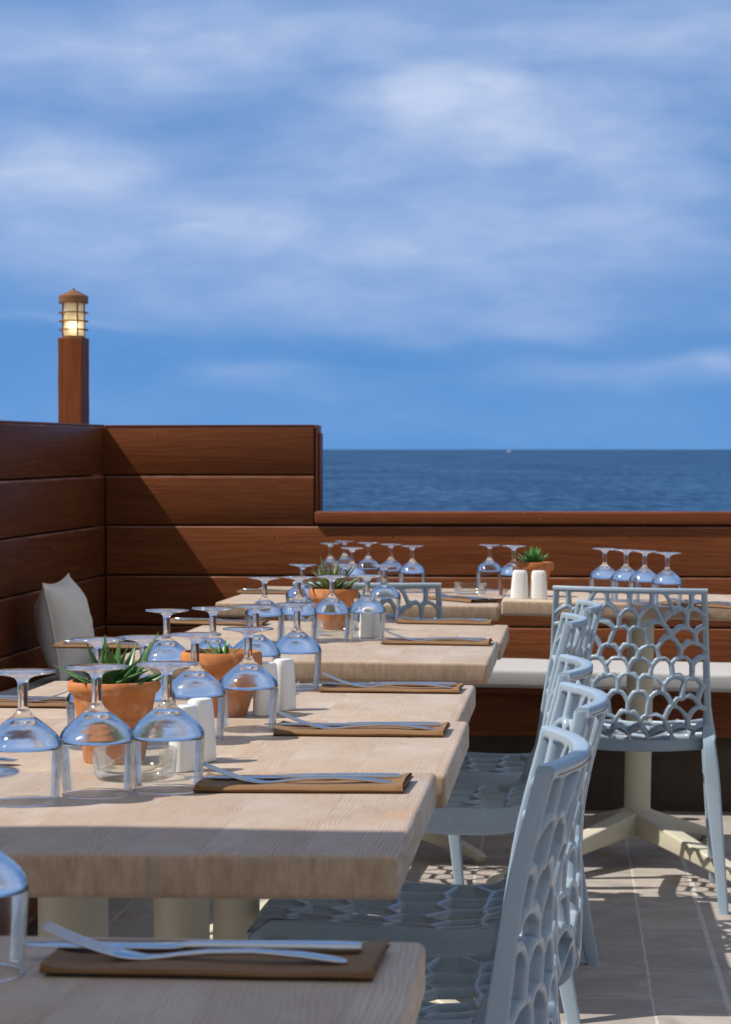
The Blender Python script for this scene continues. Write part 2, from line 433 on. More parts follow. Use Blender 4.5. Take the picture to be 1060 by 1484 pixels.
# left wall, level with the sea rather than with the terrace
pL = aty(0, LEVEL, corner.y / 1.19)
dirL = Vector((pL.x - corner.x, pL.y - corner.y, 0)); dl = dirL.length; dirL.normalize()
angL = math.atan2(-dirL.x, -dirL.y)              # heading of +y (away from the camera)
lw = empty('boarded_wall', (corner.x, corner.y, 0))
yaw = -math.atan2(-dirL.x, -dirL.y)
lw.rotation_euler = (R(.9), 0, yaw)
tag(lw, 'shaded brown board wall on the left running towards the camera behind the pillow', 'wall')
bm = bmesh.new(); LL = 7.5; zt = z_top - .002
jn = -dl + .012
k = 0; z = zt
zs = [z_top - .003, z_g0 + PIT, z_g0, z_g1, z_g2, z_g2 - PIT, z_g2 - 2 * PIT, z_g2 - 3*PIT]
for k in range(7):
    hi, lo = zs[k], zs[k + 1]
    box(bm, -.05, -.001, jn + .003, .034, lo + g, hi - g, .0035, 2)
    box(bm, -.05, -.001, jn - 1.9, jn - .003, lo + g, hi - g, .0035, 2)
    box(bm, -.05, -.001, jn - 1.9 - 2.4, jn - 1.906, lo + g, hi - g, .004)
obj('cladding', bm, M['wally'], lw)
bm = bmesh.new(); box(bm, -.13, -.05, -4.9, .03, -.1, zt - .02); obj('core', bm, M['post'], lw, smooth=False)
bm = bmesh.new(); box(bm, -.13, -.0, -4.9, .02, zt - .004, zt + .003, .002); obj('top_strip', bm, M['cap'], lw)

# ------------------------------------------------------------------ benches
pb = onplane(720, 973.5, Vector((0, 0, .48)), Vector((0, 0, 1)))
bf = pb.dot(V); roll = R(1.05)
bench = empty('built_in_bench', ab(a0, b0, 0), -TH)
tag(bench, 'dark brown board bench built along the sea side wall', 'bench')
bd = b0 - bf            # depth of the seat
bm = bmesh.new()
box(bm, .3, 3.1, -bd + .13, -bd + .155, .255, .405, .004)
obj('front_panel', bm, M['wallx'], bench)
bm = bmesh.new(); box(bm, .3, 3.1, -bd + .02, -.002, .408, .425, .003); obj('seat_board', bm, M['cap'], bench)
bm = bmesh.new(); box(bm, .3, 3.1, -bd + .20, -.004, 0, .25)
for f in bm.faces[:]: pass
bmesh.ops.subdivide_edges(bm, edges=bm.edges[:], cuts=24, use_grid_fill=True)
for v in bm.verts:
    v.co += Vector((0, mnoise.noise(v.co * 9) * .018 + mnoise.noise(v.co * 31) * .006, 0)) if v.co.y < -bd + .25 else Vector()
obj('plinth', bm, M['concrete'], bench)
def cushion_mesh(L, D, H, seed):
    bm = bmesh.new(); box(bm, 0, L, 0, D, 0, H, .014, 4)
    bmesh.ops.subdivide_edges(bm, edges=[e for e in bm.edges if e.calc_length() > .2], cuts=20, use_grid_fill=True)
    for v in bm.verts:
        v.co.z += mnoise.noise(Vector((v.co.x * 4, v.co.y * 5, seed))) * .004 * (1 if v.co.z > H * .4 else 0)
        v.co.y += mnoise.noise(Vector((v.co.x * 5, v.co.z * 8, seed + 3))) * .003
    return bm
cu = obj('seat_cushion', cushion_mesh(2.6, bd - .01, .062, 1), M['cushion'])
pcu = ab(a0 + .5, bf, .4265)
cu.matrix_basis = Matrix.Translation(pcu + Vector((0, 0, .012))) @ Matrix.Rotation(-TH, 4, 'Z') @ Matrix.Rotation(R(.75), 4, 'Y')
tag(cu, 'long flat grey white cushion on the bench below the sea wall', 'cushion')

lb = empty('built_in_bench', (corner.x, corner.y, 0), yaw)
tag(lb, 'dark brown board bench along the left wall under the pillows', 'bench')
bm = bmesh.new(); box(bm, .02, .50, -4.2, -.62, .405, .425, .003); obj('seat_board', bm, M['cap'], lb)
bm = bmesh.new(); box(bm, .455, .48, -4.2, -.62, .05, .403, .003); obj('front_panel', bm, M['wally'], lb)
cl = obj('seat_cushion', cushion_mesh(.40, 3.5, .06, 5), M['cushion'])
cl.matrix_basis = Matrix.Translation((corner.x, corner.y, .427)) @ Matrix.Rotation(yaw, 4, 'Z') @ Matrix.Translation((.03, -4.15, 0))
tag(cl, 'flat grey white cushion on the bench along the shaded left wall', 'cushion')

# ------------------------------------------------------------------ pillows
def pillow_bm(W=.36, H=.34, T=.085):
    bm = bmesh.new(); n = 28; lay = []
    for sgn in (1, -1):
        g_ = []
        for j in range(n + 1):
            r_ = []
            for i in range(n + 1):
                x = -1 + 2 * i / n; y = -1 + 2 * j / n
                th = T * ((1 - abs(x) ** 2.6) * (1 - abs(y) ** 2.6)) ** .62
                X = x * (1 - .10 * (1 - y * y)) * W / 2; Y = y * (1 - .10 * (1 - x * x)) * H / 2
                wr = mnoise.noise(Vector((x * 3.2, y * 2.2, sgn * 5))) * .008 + mnoise.noise(Vector((x * 8 + y * 3, y * 5, sgn))) * .004
                e = min(1, 6 * (1 - abs(x)) * (1 - abs(y)) + .0)
                r_.append(bm.verts.new((X, sgn * (th + wr * e), Y + wr * .6 * e)))
            g_.append(r_)
        for j in range(n):
            for i in range(n):
                bm.faces.new((g_[j][i], g_[j][i+1], g_[j+1][i+1], g_[j+1][i]))
        lay.append(g_)
    bmesh.ops.remove_doubles(bm, verts=bm.verts[:], dist=.0006)
    return bm
def piping_bm(W=.36, H=.34):
    bm = bmesh.new(); P = []
    for s_ in range(4):
        for k in range(24):
            t = -1 + 2 * k / 24
            x, y = ((t, -1), (1, t), (-t, 1), (-1, -t))[s_]
            P.append(Vector((x * (1 - .10 * (1 - y * y)) * W / 2 * 1.006, 0, y * (1 - .10 * (1 - x * x)) * H / 2 * 1.006)))
    P.append(P[0]); sweep(bm, P, (.0055, .0055), (0, 1, 0), cap=False, ellipse=6)
    return bm
pw = empty('pillow'); tag(pw, 'off white square pillow leaning on the left wall in shade', 'pillow', 'pillows on the left bench')
obj('cover', pillow_bm(), M['pillow'], pw, angle=80); obj('piping', piping_bm(), M['pillow'], pw)
base = aty(95, 911, 7.45)
pw.matrix_basis = Matrix.Translation(base) @ Matrix.Rotation(R(-97), 4, 'Z') @ Matrix.Rotation(R(10), 4, 'X') @ Matrix.Rotation(R(3), 4, 'Y') @ Matrix.Scale(.92, 4)
p2 = dup(pw); p2['label'] = 'off white pillow on the left bench cut by the left picture edge'
p2.matrix_basis = Matrix.Translation(aty(-66, 1046, 5.4)) @ Matrix.Rotation(R(-100), 4, 'Z') @ Matrix.Rotation(R(20), 4, 'X')

# ------------------------------------------------------------------ lamp on the wall
lp = aty(107, 614, 8.80); zb = lp.z - .02
lamp = empty('bollard_lamp', (lp.x, lp.y, zb), R(-11))
tag(lamp, 'glowing bollard lamp on a square brown post above the left wall', 'lamp')
pxm = lp.y / F
bm = bmesh.new(); w = .0455; hpost = (614 - 490) * pxm + .02
box(bm, -w, w, -w, w, 0, hpost, .003, 2)
bmesh.ops.subdivide_edges(bm, edges=[e for e in bm.edges if e.calc_length() > .2], cuts=14)
for v in bm.verts: v.co += mnoise.noise_vector(v.co * 14) * .0016
obj('post', bm, M['post'], lamp, angle=18)
hg = (490 - 440) * pxm; z1 = hpost
bm = bmesh.new(); lathe(bm, [(.0, z1), (.043, z1), (.043, z1 + .006), (.036, z1 + .008)], 28); obj('lamp_base', bm, M['bronze'], lamp)
bm = bmesh.new(); lathe(bm, [(.037, z1 + .004), (.037, z1 + hg), (.033, z1 + hg), (.033, z1 + .004), (.037, z1 + .004)], 32); obj('lamp_glass', bm, M['lampglass'], lamp)
bm = bmesh.new(); bmesh.ops.create_uvsphere(bm, u_segments=16, v_segments=10, radius=.017)
for v in bm.verts: v.co += Vector((0, 0, z1 + .042))
obj('bulb', bm, M['bulb'], lamp)
for k in range(3):
    bm = bmesh.new(); zz = z1 + .030 + k * .031
    lathe(bm, [(.0375, zz - .0022), (.054, zz - .0022), (.054, zz + .0022), (.0375, zz + .0022), (.0375, zz - .0022)], 32)
    obj('ring', bm, M['bronze'], lamp)
for k in range(4):
    bm = bmesh.new(); a = R(38 + 90 * k); sweep(bm, [(.0415*math.cos(a), .0415*math.sin(a), z1 + .004), (.0415*math.cos(a), .0415*math.sin(a), z1 + hg)], (.006, .006), (1, 0, 0), ellipse=8)
    obj('cage_bar', bm, M['bronze'], lamp)
bm = bmesh.new(); zc = z1 + hg
lathe(bm, [(0, zc), (.053, zc), (.054, zc + .002), (.054, zc + .026), (.0525, zc + .0275), (.008, zc + .049), (.005, zc + .051), (.0045, zc + .055), (0, zc + .056)], 32)
obj('cap', bm, M['bronze'], lamp, angle=22)

# ================================================================== TABLES
TZ, TT = .74, .043
def table_parts(root, W, D, dz, zt=TZ):
    """root at the floor under the centre of the table"""
    bm = bmesh.new(); box(bm, -W/2, W/2, -D/2, D/2, zt - TT, zt, .0075, 4)
    obj('tabletop', bm, M['table'], root)
    bm = bmesh.new(); lathe(bm, [(0, .13), (.0415, .13), (.0415, .137), (.0385, .139), (.0385, zt - TT - .02), (.07, zt - TT - .014), (.07, zt - TT - .001), (0, zt - TT - .001)], 32)
    obj('pillar', bm, M['cream'], root)
    for k in range(4):
        a = R(45 + 90 * k) if dz is None else dz[k]
        rr = .50 if dz is None or k in (1, 2) else .76
        bm = bmesh.new(); c, s_ = math.cos(a), math.sin(a)
        P = [(0, 0, .125), (.06 * c, .06 * s_, .108), (rr * .97 * c, rr * .97 * s_, .026), (rr * c, rr * s_, .018)]
        sweep(bm, P, [(.062, .062), (.062, .062), (.040, .024), (.036, .016)], (-s_, c, 0), rad=.006)
        lathe(bm, [(0, 0), (.012, 0), (.012, .012), (0, .012)], 12, cx=rr * .95 * c, cy=rr * .95 * s_)
        obj('foot', bm, M['cream'], root)
class Tab: pass
tables = []
def make_table(a1, b1, W, D, roll, label, zt=TZ, dyaw=0, feet=None):
    """a1,b1 terrace coordinates of the near right corner"""
    t = Tab(); root = empty('wooden_table')
    c = ab(a1 - W/2, b1 + D/2)
    Mx = Matrix.Translation(c) @ Matrix.Rotation(-TH + dyaw, 4, 'Z') @ Matrix.Translation((0, 0, zt)) @ Matrix.Rotation(roll, 4, 'Y') @ Matrix.Translation((0, 0, -zt))
    place(root, Mx); t.M = Mx; t.p0 = Mx @ Vector((0, 0, zt)); t.n = (Mx.to_3x3() @ Vector((0, 0, 1))).normalized()
    t.rot = Mx.to_3x3().to_4x4(); t.root = root; t.zt = zt
    table_parts(root, W, D, feet, zt)
    tag(root, label, 'table', 'bleached wood tables'); tables.append(t)
    return t
AR = -.159
T1 = make_table(AR + .050, 1.19, .76, .665, 0, 'bleached wood table lying wholly in shade, nearest the camera')
T2 = make_table(AR, 2.262, .76, .668, R(-.45), 'bleached wood table with a shaded front edge, behind the nearest table')
T3 = make_table(AR + .012, 2.935, .76, .665, 0, 'bleached wood table under the spiky aloe pot, jutting slightly to the right')
T4 = make_table(AR - .004, 3.603, .76, .672, R(.2), 'bleached wood table under the small agave pot, last of the joined front group')
T5 = make_table(AR, 4.835, .76, .70, R(.5), 'bleached wood table just beyond the gap, its sunlit front edge showing')
T6 = make_table(AR + .008, 5.54, .76, .665, R(.8), 'bleached wood table holding the reddish striped aloe pot')
pE = atz(722, 876, .76)
E1 = make_table(pE.dot(U) + .002, pE.dot(V), .80, 1.1, R(.5), 'bleached wood table against the wall behind the chair back, left of the narrow gap', .76)
pE2 = atz(731, 873.5, .765)
E2 = make_table(pE2.dot(U) + .80 - .008, pE2.dot(V) - .01, .80, .70, R(1.15), 'bleached wood table at far right under the pot and white shakers', .765, 0, [R(-64), R(62), R(118), R(238)])
def on(t, px, py): return onplane(px, py, t.p0, t.n)
def put(o, t, p, rz=0):
    o.matrix_basis = Matrix.Translation(p) @ t.rot @ Matrix.Rotation(rz, 4, 'Z'); return o

# ================================================================== GOBLETS
prof_wall = [(.0391, .0016), (.0402, .012), (.0412, .028), (.0422, .044), (.0430, .056), (.0431, .0608)]
prof_out = [(.0431, .0608), (.0426, .0660), (.0405, .0715), (.0365, .0768), (.0312, .0818), (.0255, .0865), (.0200, .0908), (.0150, .0945), (.0116, .0972), (.0095, .0995), (.0078, .1018), (.0064, .1040), (.0059, .1060), (.0059, .1080)]
prof_in = [(0, .0900), (.006, .0896), (.0125, .0880), (.0190, .0846), (.0250, .0806), (.0308, .0762), (.0358, .0716), (.0394, .0668), (.0408, .0637), (.0414, .0611), (.0422, .0604)]
def goblet():
    r = empty('stemmed_glass')
    bm = bmesh.new(); lathe(bm, prof_in + prof_out, 40); obj('base_of_bowl', bm, M['goblet'], r, angle=180)
    bm = bmesh.new(); lathe(bm, [(.0389 + .0015 * math.cos(R(a)), .0016 + .0015 * math.sin(R(a))) for a in range(0, 361, 36)], 40); obj('rim', bm, M['goblet'], r, angle=180)
    bm = bmesh.new(); lathe(bm, prof_wall, 40); obj('bowl', bm, M['wallglass'], r, angle=180)
    bm = bmesh.new(); lathe(bm, [(.0059, .1080), (.0058, .112), (.0057, .118), (.0058, .126), (.0059, .1300)], 40); obj('stem', bm, M['goblet'], r, angle=180)
    bm = bmesh.new(); lathe(bm, [(.0059, .1300), (.0059, .1325), (.0066, .1355), (.0088, .1384), (.0140, .1406), (.022, .1420), (.031, .1432), (.0350, .1438), (.0363, .1446), (.0366, .1454), (.0360, .1463), (.034, .1468), (.02, .1472), (0, .1474)], 40); obj('foot', bm, M['goblet'], r, angle=180)
    return r
gob0 = goblet(); used = [False]
def put_goblet(t, px, py, label, h=.146):
    """px,py: centre of the round foot in the air above the table"""
    p = onplane(px, py, t.p0 + t.n * h, t.n) - t.n * h
    o = gob0 if not used[0] else dup(gob0); used[0] = True
    put(o, t, p + t.n * .0003, random.uniform(0, 6)); tag(o, label, 'glass', 'upturned stemmed glasses'); return o
def gl(t, pts, where):
    for (x, y), pos in zip(pts, where): put_goblet(t, x, y, pos)
gl(T1, [(-46, 1118)], ['upturned stemmed glass on the nearest shaded table, cut by the left picture edge'])
gl(T2, [(33, 973), (140, 966), (242, 962)], [
    'upturned stemmed glass leftmost of the three biggest sunlit ones in front',
    'upturned stemmed glass in front of the aloe pot, middle of the three biggest sunlit ones',
    'upturned stemmed glass in front of the left white shakers, touching the brown napkin'])
gl(T3, [(143, 926), (209, 923), (283, 919), (360, 911)], [
    'upturned stemmed glass standing behind the aloe pot, partly hidden by its leaves',
    'upturned stemmed glass just right of the aloe leaves, behind the pot',
    'upturned stemmed glass left of the small agave pot, behind the front shakers',
    'upturned stemmed glass in front of the small agave pot and the middle shakers'])
gl(T4, [(242, 884), (309, 881), (371, 878), (431, 875)], [
    'upturned stemmed glass left of the small agave pot, leftmost with dark wall behind',
    'upturned stemmed glass rising straight behind the small agave pot',
    'upturned stemmed glass behind the right rim of the small agave pot',
    'upturned stemmed glass right of the middle white shakers at the table corner gap'])
gl(T5, [(384, 837), (433, 836), (481.5, 835), (533, 834)], [
    'upturned stemmed glass leftmost of four before the striped aloe pot',
    'upturned stemmed glass at the left edge of the striped aloe pot',
    'upturned stemmed glass directly in front of the striped aloe pot',
    'upturned stemmed glass with a white shaker seen through it, right of the striped aloe'])
gl(T6, [(439, 818), (500, 818), (558, 819)], [
    'upturned stemmed glass behind the left leaves of the striped aloe',
    'upturned stemmed glass hidden behind the striped aloe pot',
    'upturned stemmed glass right of the striped aloe, before the low lattice chair back'])
gl(E1, [(479, 787), (500, 784), (511, 794), (534, 786.5), (567, 788.5), (598, 791), (710, 789.5)], [
    'upturned stemmed glass by the back wall, leftmost above the striped aloe leaves',
    'upturned stemmed glass by the back wall, highest and second from left in its cluster',
    'upturned stemmed glass by the back wall, lowest and nearest in its cluster',
    'upturned stemmed glass by the back wall, just right of the striped aloe leaves',
    'upturned stemmed glass above the low lattice chair back, second from the right of the cluster',
    'upturned stemmed glass by the back wall, rightmost above the low lattice chair back',
    'upturned stemmed glass beside the clear glass dish, left of the rosette plant'])
gl(E2, [(745, 791), (877, 795), (908, 797), (935, 798.5), (968, 801)], [
    'upturned stemmed glass half hidden behind the rosette plant pot',
    'upturned stemmed glass leftmost of the row of four above the big chair back',
    'upturned stemmed glass second from left of four above the big chair back',
    'upturned stemmed glass third from left of four above the big chair back',
    'upturned stemmed glass rightmost of the row of four above the big chair back'])

# ================================================================== POTTED SUCCULENTS
def pot_bm(kind):
    bm = bmesh.new()
    if kind == 'bowl':
        p = [(0, 0), (.038, 0), (.040, .004), (.047, .030), (.053, .055), (.0565, .072), (.0570, .074), (.0605, .076), (.0625, .082), (.0625, .094), (.060, .0985), (.056, .0985), (.054, .092), (.052, .082), (0, .082)]
    elif kind == 'ridge':
        p = [(0, 0), (.037, 0), (.039, .004), (.0445, .038), (.0450, .045), (.0505, .0485), (.0518, .052), (.0500, .0555), (.0475, .058), (.0510, .078), (.0525, .087), (.0555, .089), (.0590, .093), (.0595, .099), (.057, .1035), (.053, .1035), (.051, .097), (.050, .090), (0, .090)]
    else:
        p = [(0, 0), (.037, 0), (.039, .004), (.046, .045), (.051, .074), (.0525, .076), (.0585, .077), (.0600, .081), (.0605, .096), (.058, .1000), (.055, .1000), (.053, .094), (.052, .086), (0, .086)]
    lathe(bm, p, 40)
    for v in bm.verts: v.co += mnoise.noise_vector(v.co * 30) * .0009
    return bm
def soil_bm(z, r=.0515):
    bm = bmesh.new()
    rings = [(0, z + .003)] + [(r * k / 7, z + random.uniform(-.002, .004)) for k in range(1, 8)]
    lathe(bm, rings, 28)
    for v in bm.verts: v.co.z += mnoise.noise(v.co * 120) * .003
    return bm
def leaf(bm, base, az, elev, L, w, curl, thick=.4, n=8, tipcurl=0):
    d = Vector((math.cos(az), math.sin(az), 0)); P = [Vector(base)]; e = elev
    for k in range(n):
        e2 = e + curl * (k / n) + tipcurl * (k / n) ** 2
        P.append(P[-1] + (d * math.cos(e2) + Vector((0, 0, 1)) * math.sin(e2)) * (L / n))
    dims = []
    for k in range(n + 1):
        t = k / n; ww = w * (min(1, .72 + 1.0 * t) if t < .3 else 1) * max(.03, (1 - max(0, (t - .25) / .75) ** 1.35))
        dims.append((ww, ww * thick))
    side = Vector((-d.y, d.x, 0))
    rings = sweep(bm, P, dims, side, ellipse=8)
    for r_ in rings:                              # a shallow channel along the upper face
        c = sum((v.co for v in r_), Vector()) / 8
        top = r_[2] if r_[2].co.z > r_[6].co.z else r_[6]
        top.co = top.co.lerp(c, .75)
def plant(kind):
    bm = bmesh.new(); dry = bmesh.new(); rnd = random.Random({'aloe': 3, 'agave': 5, 'varieg': 11, 'rosette': 4}[kind])
    if kind == 'aloe':
        z = .092
        for k in range(32):
            az = k * 2.399 + rnd.uniform(-.3, .3); ring = k / 32
            leaf(bm, (rnd.uniform(-.012, .012), rnd.uniform(-.012, .012), z), az, R(80 - 68 * ring ** .7 + rnd.uniform(-8, 8)), rnd.uniform(.046, .070), rnd.uniform(.019, .025), R(rnd.uniform(-25, 16)), .4)
        for (dx, az, el, L) in ((-.012, R(100), 76, .072), (.02, R(40), 62, .084), (.0, R(70), 80, .066), (-.02, R(168), 28, .07), (.03, R(10), 30, .07)):
            leaf(bm, (dx, 0, z), az, R(el), L, .017, R(-6), .42)
    elif kind == 'agave':
        z = .082
        for k in range(9):
            leaf(bm, (rnd.uniform(-.008, .008), rnd.uniform(-.008, .008), z), k * 2.399 + .5, R(78 - k * 6 + rnd.uniform(-6, 6)), rnd.uniform(.026, .038), .0105, R(rnd.uniform(-14, 6)), .3)
        for az, el, L in ((R(178), 34, .050), (R(4), 40, .048), (R(150), 50, .042), (R(60), 68, .040)): leaf(bm, (0, 0, z), az, R(el), L, .0125, R(-8), .3)
    elif kind == 'varieg':
        z = .086
        for k in range(26):
            ring = k / 26
            leaf(bm, (rnd.uniform(-.012, .012), rnd.uniform(-.012, .012), z), k * 2.399, R(74 - 64 * ring ** .75 + rnd.uniform(-7, 7)), rnd.uniform(.078, .108), rnd.uniform(.021, .027), R(rnd.uniform(-18, 16)), .32)
        for az, L in ((R(250), .035), (R(300), .04), (R(20), .05), (R(200), .05)): leaf(dry, (.02 * math.cos(az), .02 * math.sin(az), z + .006), az, R(22), L, .016, R(-50), .4)
        for az, el, L in ((R(25), 55, .092), (R(120), 80, .098), (R(150), 62, .095)): leaf(dry, (0, .012, z), az, R(el), L, .005, R(10), .5)
    else:
        z = .086
        for k in range(34):
            ring = k / 34
            leaf(bm, (rnd.uniform(-.006, .006), rnd.uniform(-.006, .006), z + .012 * (1 - ring)), k * 2.399, R(84 - 72 * ring ** .9 + rnd.uniform(-5, 5)), .044 + .022 * ring + rnd.uniform(-.004, .006), .0165, R(rnd.uniform(0, 22)), .36)
    return bm, dry
def potted(t, px, py, potkind, kind, label, rz=0, sc=1):
    r = empty('potted_succulent'); tag(r, label, 'potted plant', 'potted succulents on the tables')
    obj('pot', pot_bm(potkind), M['terra'], r, angle=50)
    obj('soil', soil_bm({'bowl': .083, 'ridge': .091, 'plain': .087}[potkind]), M['soil'], r)
    f, d = plant(kind)
    obj('foliage', f, M[kind], r, angle=60)
    if len(d.verts): obj('dry_leaves', d, M['drytip'], r, angle=60)
    put(r, t, on(t, px, py), rz); r.scale = (sc, sc, sc); return r
potted(T3, 166, 1104, 'ridge', 'aloe', 'terracotta pot with a ridged side and dark spiky toothed aloe')
potted(T4, 321, 1037, 'bowl', 'agave', 'rounded terracotta bowl with a small short leaved agave')
potted(T6, 483, 912, 'plain', 'varieg', 'terracotta pot with pale striped aloe leaves and dried tips')
potted(E2, 772, 864, 'plain', 'rosette', 'terracotta pot with a bright green rosette plant behind white shakers')

# ================================================================== SHAKERS
def shaker_bm():
    bm = bmesh.new(); rings = []
    for z, a, b in ((0, .0235, .0135), (.0012, .0255, .0150), (.02, .0250, .0148), (.05, .0228, .0135), (.07, .0208, .0125), (.0765, .0198, .0119), (.0795, .0180, .0106), (.0808, .0140, .0080), (.0812, .0, .0)):
        if a == 0: rings.append([bm.verts.new((0, 0, z))]); continue
        rings.append([bm.verts.new((a * abs(math.cos(q)) ** .8 * math.copysign(1, math.cos(q)), b * abs(math.sin(q)) ** .8 * math.copysign(1, math.sin(q)), z)) for q in [2 * math.pi * k / 32 for k in range(32)]])
    bm.faces.new(rings[0][::-1])
    for A, B in zip(rings, rings[1:]):
        for k in range(32):
            if len(B) == 1: bm.faces.new((A[k], A[(k+1) % 32], B[0]))
            else: bm.faces.new((A[k], A[(k+1) % 32], B[(k+1) % 32], B[k]))
    return bm
sh0 = obj('shaker', shaker_bm(), M['ceramic'])
first = [True]
for t, px, py, rz, lab in (
    (T2, 268, 1117, 65, 'white porcelain shaker behind the third big glass, nearer of the front pair'),
    (T2, 291, 1104, 65, 'white porcelain shaker beside the aloe pot, farther of the front pair'),
    (T4, 386, 1036, 62, 'white porcelain shaker right of the agave bowl, nearer of the middle pair'),
    (T4, 411, 1029, 62, 'white porcelain shaker right of the agave bowl, farther of the middle pair'),
    (T5, 536, 924, 20, 'white porcelain shaker standing behind the glass right of the striped aloe'),
    (E2, 753, 867.5, 4, 'white porcelain shaker left of two before the rosette plant pot'),
    (E2, 780.5, 868, 4, 'white porcelain shaker right of two before the rosette plant pot')):
    o = sh0 if first[0] else dup(sh0); first[0] = False
    put(o, t, on(t, px, py), R(rz)); tag(o, lab, 'shaker', 'white salt and pepper shakers')

# ================================================================== GLASS DISHES
def dish_bm():
    bm = bmesh.new()
    def notch(a, r, z):
        if z < .03: return 0
        return -.009 * max(0, math.cos(2 * a)) ** 10
    lathe(bm, [(0, 0), (.040, 0), (.046, .002), (.049, .008), (.0505, .022), (.0510, .034), (.0500, .0365), (.0475, .0365), (.0462, .034), (.0450, .022), (.0425, .0125), (.036, .009), (0, .0085)], 64, zmod=notch)
    return bm
ds0 = obj('ashtray', dish_bm(), M['dish'], angle=60)
first = [True]
for t, px, py, rz, lab in ((T2, 196, 1128, 70, 'round clear glass ashtray seen through the big front glasses'),
                           (T5, 487, 921, 30, 'round clear glass ashtray in front of the striped aloe pot'),
                           (E1, 682, 861, 40, 'round clear glass ashtray near the gap between the far tables')):
    o = ds0 if first[0] else dup(ds0); first[0] = False
    put(o, t, on(t, px, py), R(rz)); tag(o, lab, 'ashtray', 'clear glass ashtrays')

# ================================================================== PLACE SETTINGS
def napkin_bm(seed, L=.238, D=.118):
    rnd = random.Random(seed); bm = bmesh.new()
    lay = [(D, .0008), (.006, .0008), (.0015, .0022), (.0, .0050), (.0018, .0078), (.007, .0094), (D * .5, .0100), (D - .008, .0096), (D - .003, .0080), (D - .010, .0064), (.016, .0062), (.012, .0048), (.017, .0036), (D - .004, .0032)]
    nx = 26; grid = []
    for i in range(nx + 1):
        x = (i / nx - .5) * L; row = []
        for k, (y, z) in enumerate(lay):
            ex = (rnd.uniform(-.0015, .0015) if i in (0, nx) else 0)
            sk = .006 * (k / len(lay)) * (1 if i == nx else 0)
            w = mnoise.noise(Vector((x * 11, y * 9, seed))) * .0024 * (z / .01) + mnoise.noise(Vector((x * 30, k * .9, seed + 4))) * .0007 * (z / .01)
            fl = (.003 * (1 if k > 3 else 0) * max(0, (abs(x) / L * 2 - .82) / .18) ** 2)
            z *= .64; row.append(Vector((x + ex + sk * (y / D), y - D / 2 + mnoise.noise(Vector((x * 9, 3.3, seed))) * .0015, z + w + fl)))
        grid.append(row)
    vs = [[bm.verts.new(p) for p in r_] for r_ in grid]
    for i in range(nx):
        for k in range(len(lay) - 1):
            bm.faces.new((vs[i][k], vs[i+1][k], vs[i+1][k+1], vs[i][k+1]))
    bmesh.ops.recalc_face_normals(bm, faces=bm.faces[:])
    bmesh.ops.solidify(bm, geom=bm.faces[:], thickness=.0009)
    return bm
def fork_bm(lift=1.0):
    bm = bmesh.new()
    zc = lambda x: .0006 + (.0055 * math.sin(min(1, x / .125) * math.pi) if x < .125 else 0) + lift * (.0 if x < .128 else 1.0 * ((x - .128) / .072) ** 1.7 * .021)
    X = [0, .003, .012, .03, .06, .09, .11, .122, .130, .138, .146, .152]
    Wd = [.006, .011, .0145, .0135, .0095, .0068, .0062, .0075, .013, .020, .0235, .0235]
    Th = [.0018, .0024, .0028, .0028, .0030, .0036, .0034, .003, .0025, .002, .0018, .0018]
    sweep(bm, [(x, 0, zc(x)) for x in X], list(zip(Wd, Th)), (0, 1, 0), rad=.0009, n=2)
    for k in range(4):
        y = (k - 1.5) * .0064
        xs = [.149, .16, .172, .184, .194, .199]
        sweep(bm, [(x, y, zc(x)) for x in xs], [(.0042, .0018), (.0032, .0018), (.0029, .0017), (.0027, .0015), (.0023, .0013), (.0012, .0008)], (0, 1, 0), rad=.0006, n=2)
    return bm
def knife_bm():
    bm = bmesh.new()
    X = [0, .003, .02, .06, .10, .108, .115]; Wd = [.009, .0135, .0155, .0145, .011, .010, .010]
    sweep(bm, [(x, 0, .0028) for x in X], list(zip(Wd, [.004, .0055, .006, .0058, .005, .0045, .003])), (0, 1, 0), rad=.002, n=3)
    B = [.112, .12, .14, .17, .195, .208, .215]; Wb = [.011, .018, .019, .019, .017, .011, .003]
    sweep(bm, [(x, .002, .0026) for x in B], list(zip(Wb, [.0026, .002, .0018, .0016, .0014, .0012, .001])), (0, 1, 0), rad=.0006, n=2)
    return bm
def spoon_bm():
    bm = bmesh.new()
    X = [0, .003, .02, .06, .10, .125, .135, .145, .16, .175, .188, .194]
    Wd = [.006, .011, .0145, .010, .0065, .006, .011, .024, .036, .036, .022, .005]
    Z = [.001, .001, .003, .006, .006, .003, .0015, .0008, .0006, .0012, .004, .007]
    r_ = sweep(bm, [(x, 0, z) for x, z in zip(X, Z)], list(zip(Wd, [.002, .0024, .0028, .003, .0034, .003, .002, .0018, .0018, .0018, .0016, .001])), (0, 1, 0), rad=.0008, n=2)
    for q in r_:
        for v in q: v.co.z += (v.co.y ** 2) * 22 if v.co.x > .13 else 0
    return bm
nap = [obj('napkin', napkin_bm(s), M['napkin']) for s in (1, 2, 3)]
fork0 = obj('fork', fork_bm(), M['steel']); knife0 = obj('knife', knife_bm(), M['steel']); spoon0 = obj('spoon', spoon_bm(), M['steel'])
fork1 = obj('fork', fork_bm(.45), M['steel'])
uf = {}
def take(o):
    if uf.get(o.name): return dup(o)
    uf[o.name] = True; return o
cnt = [0]
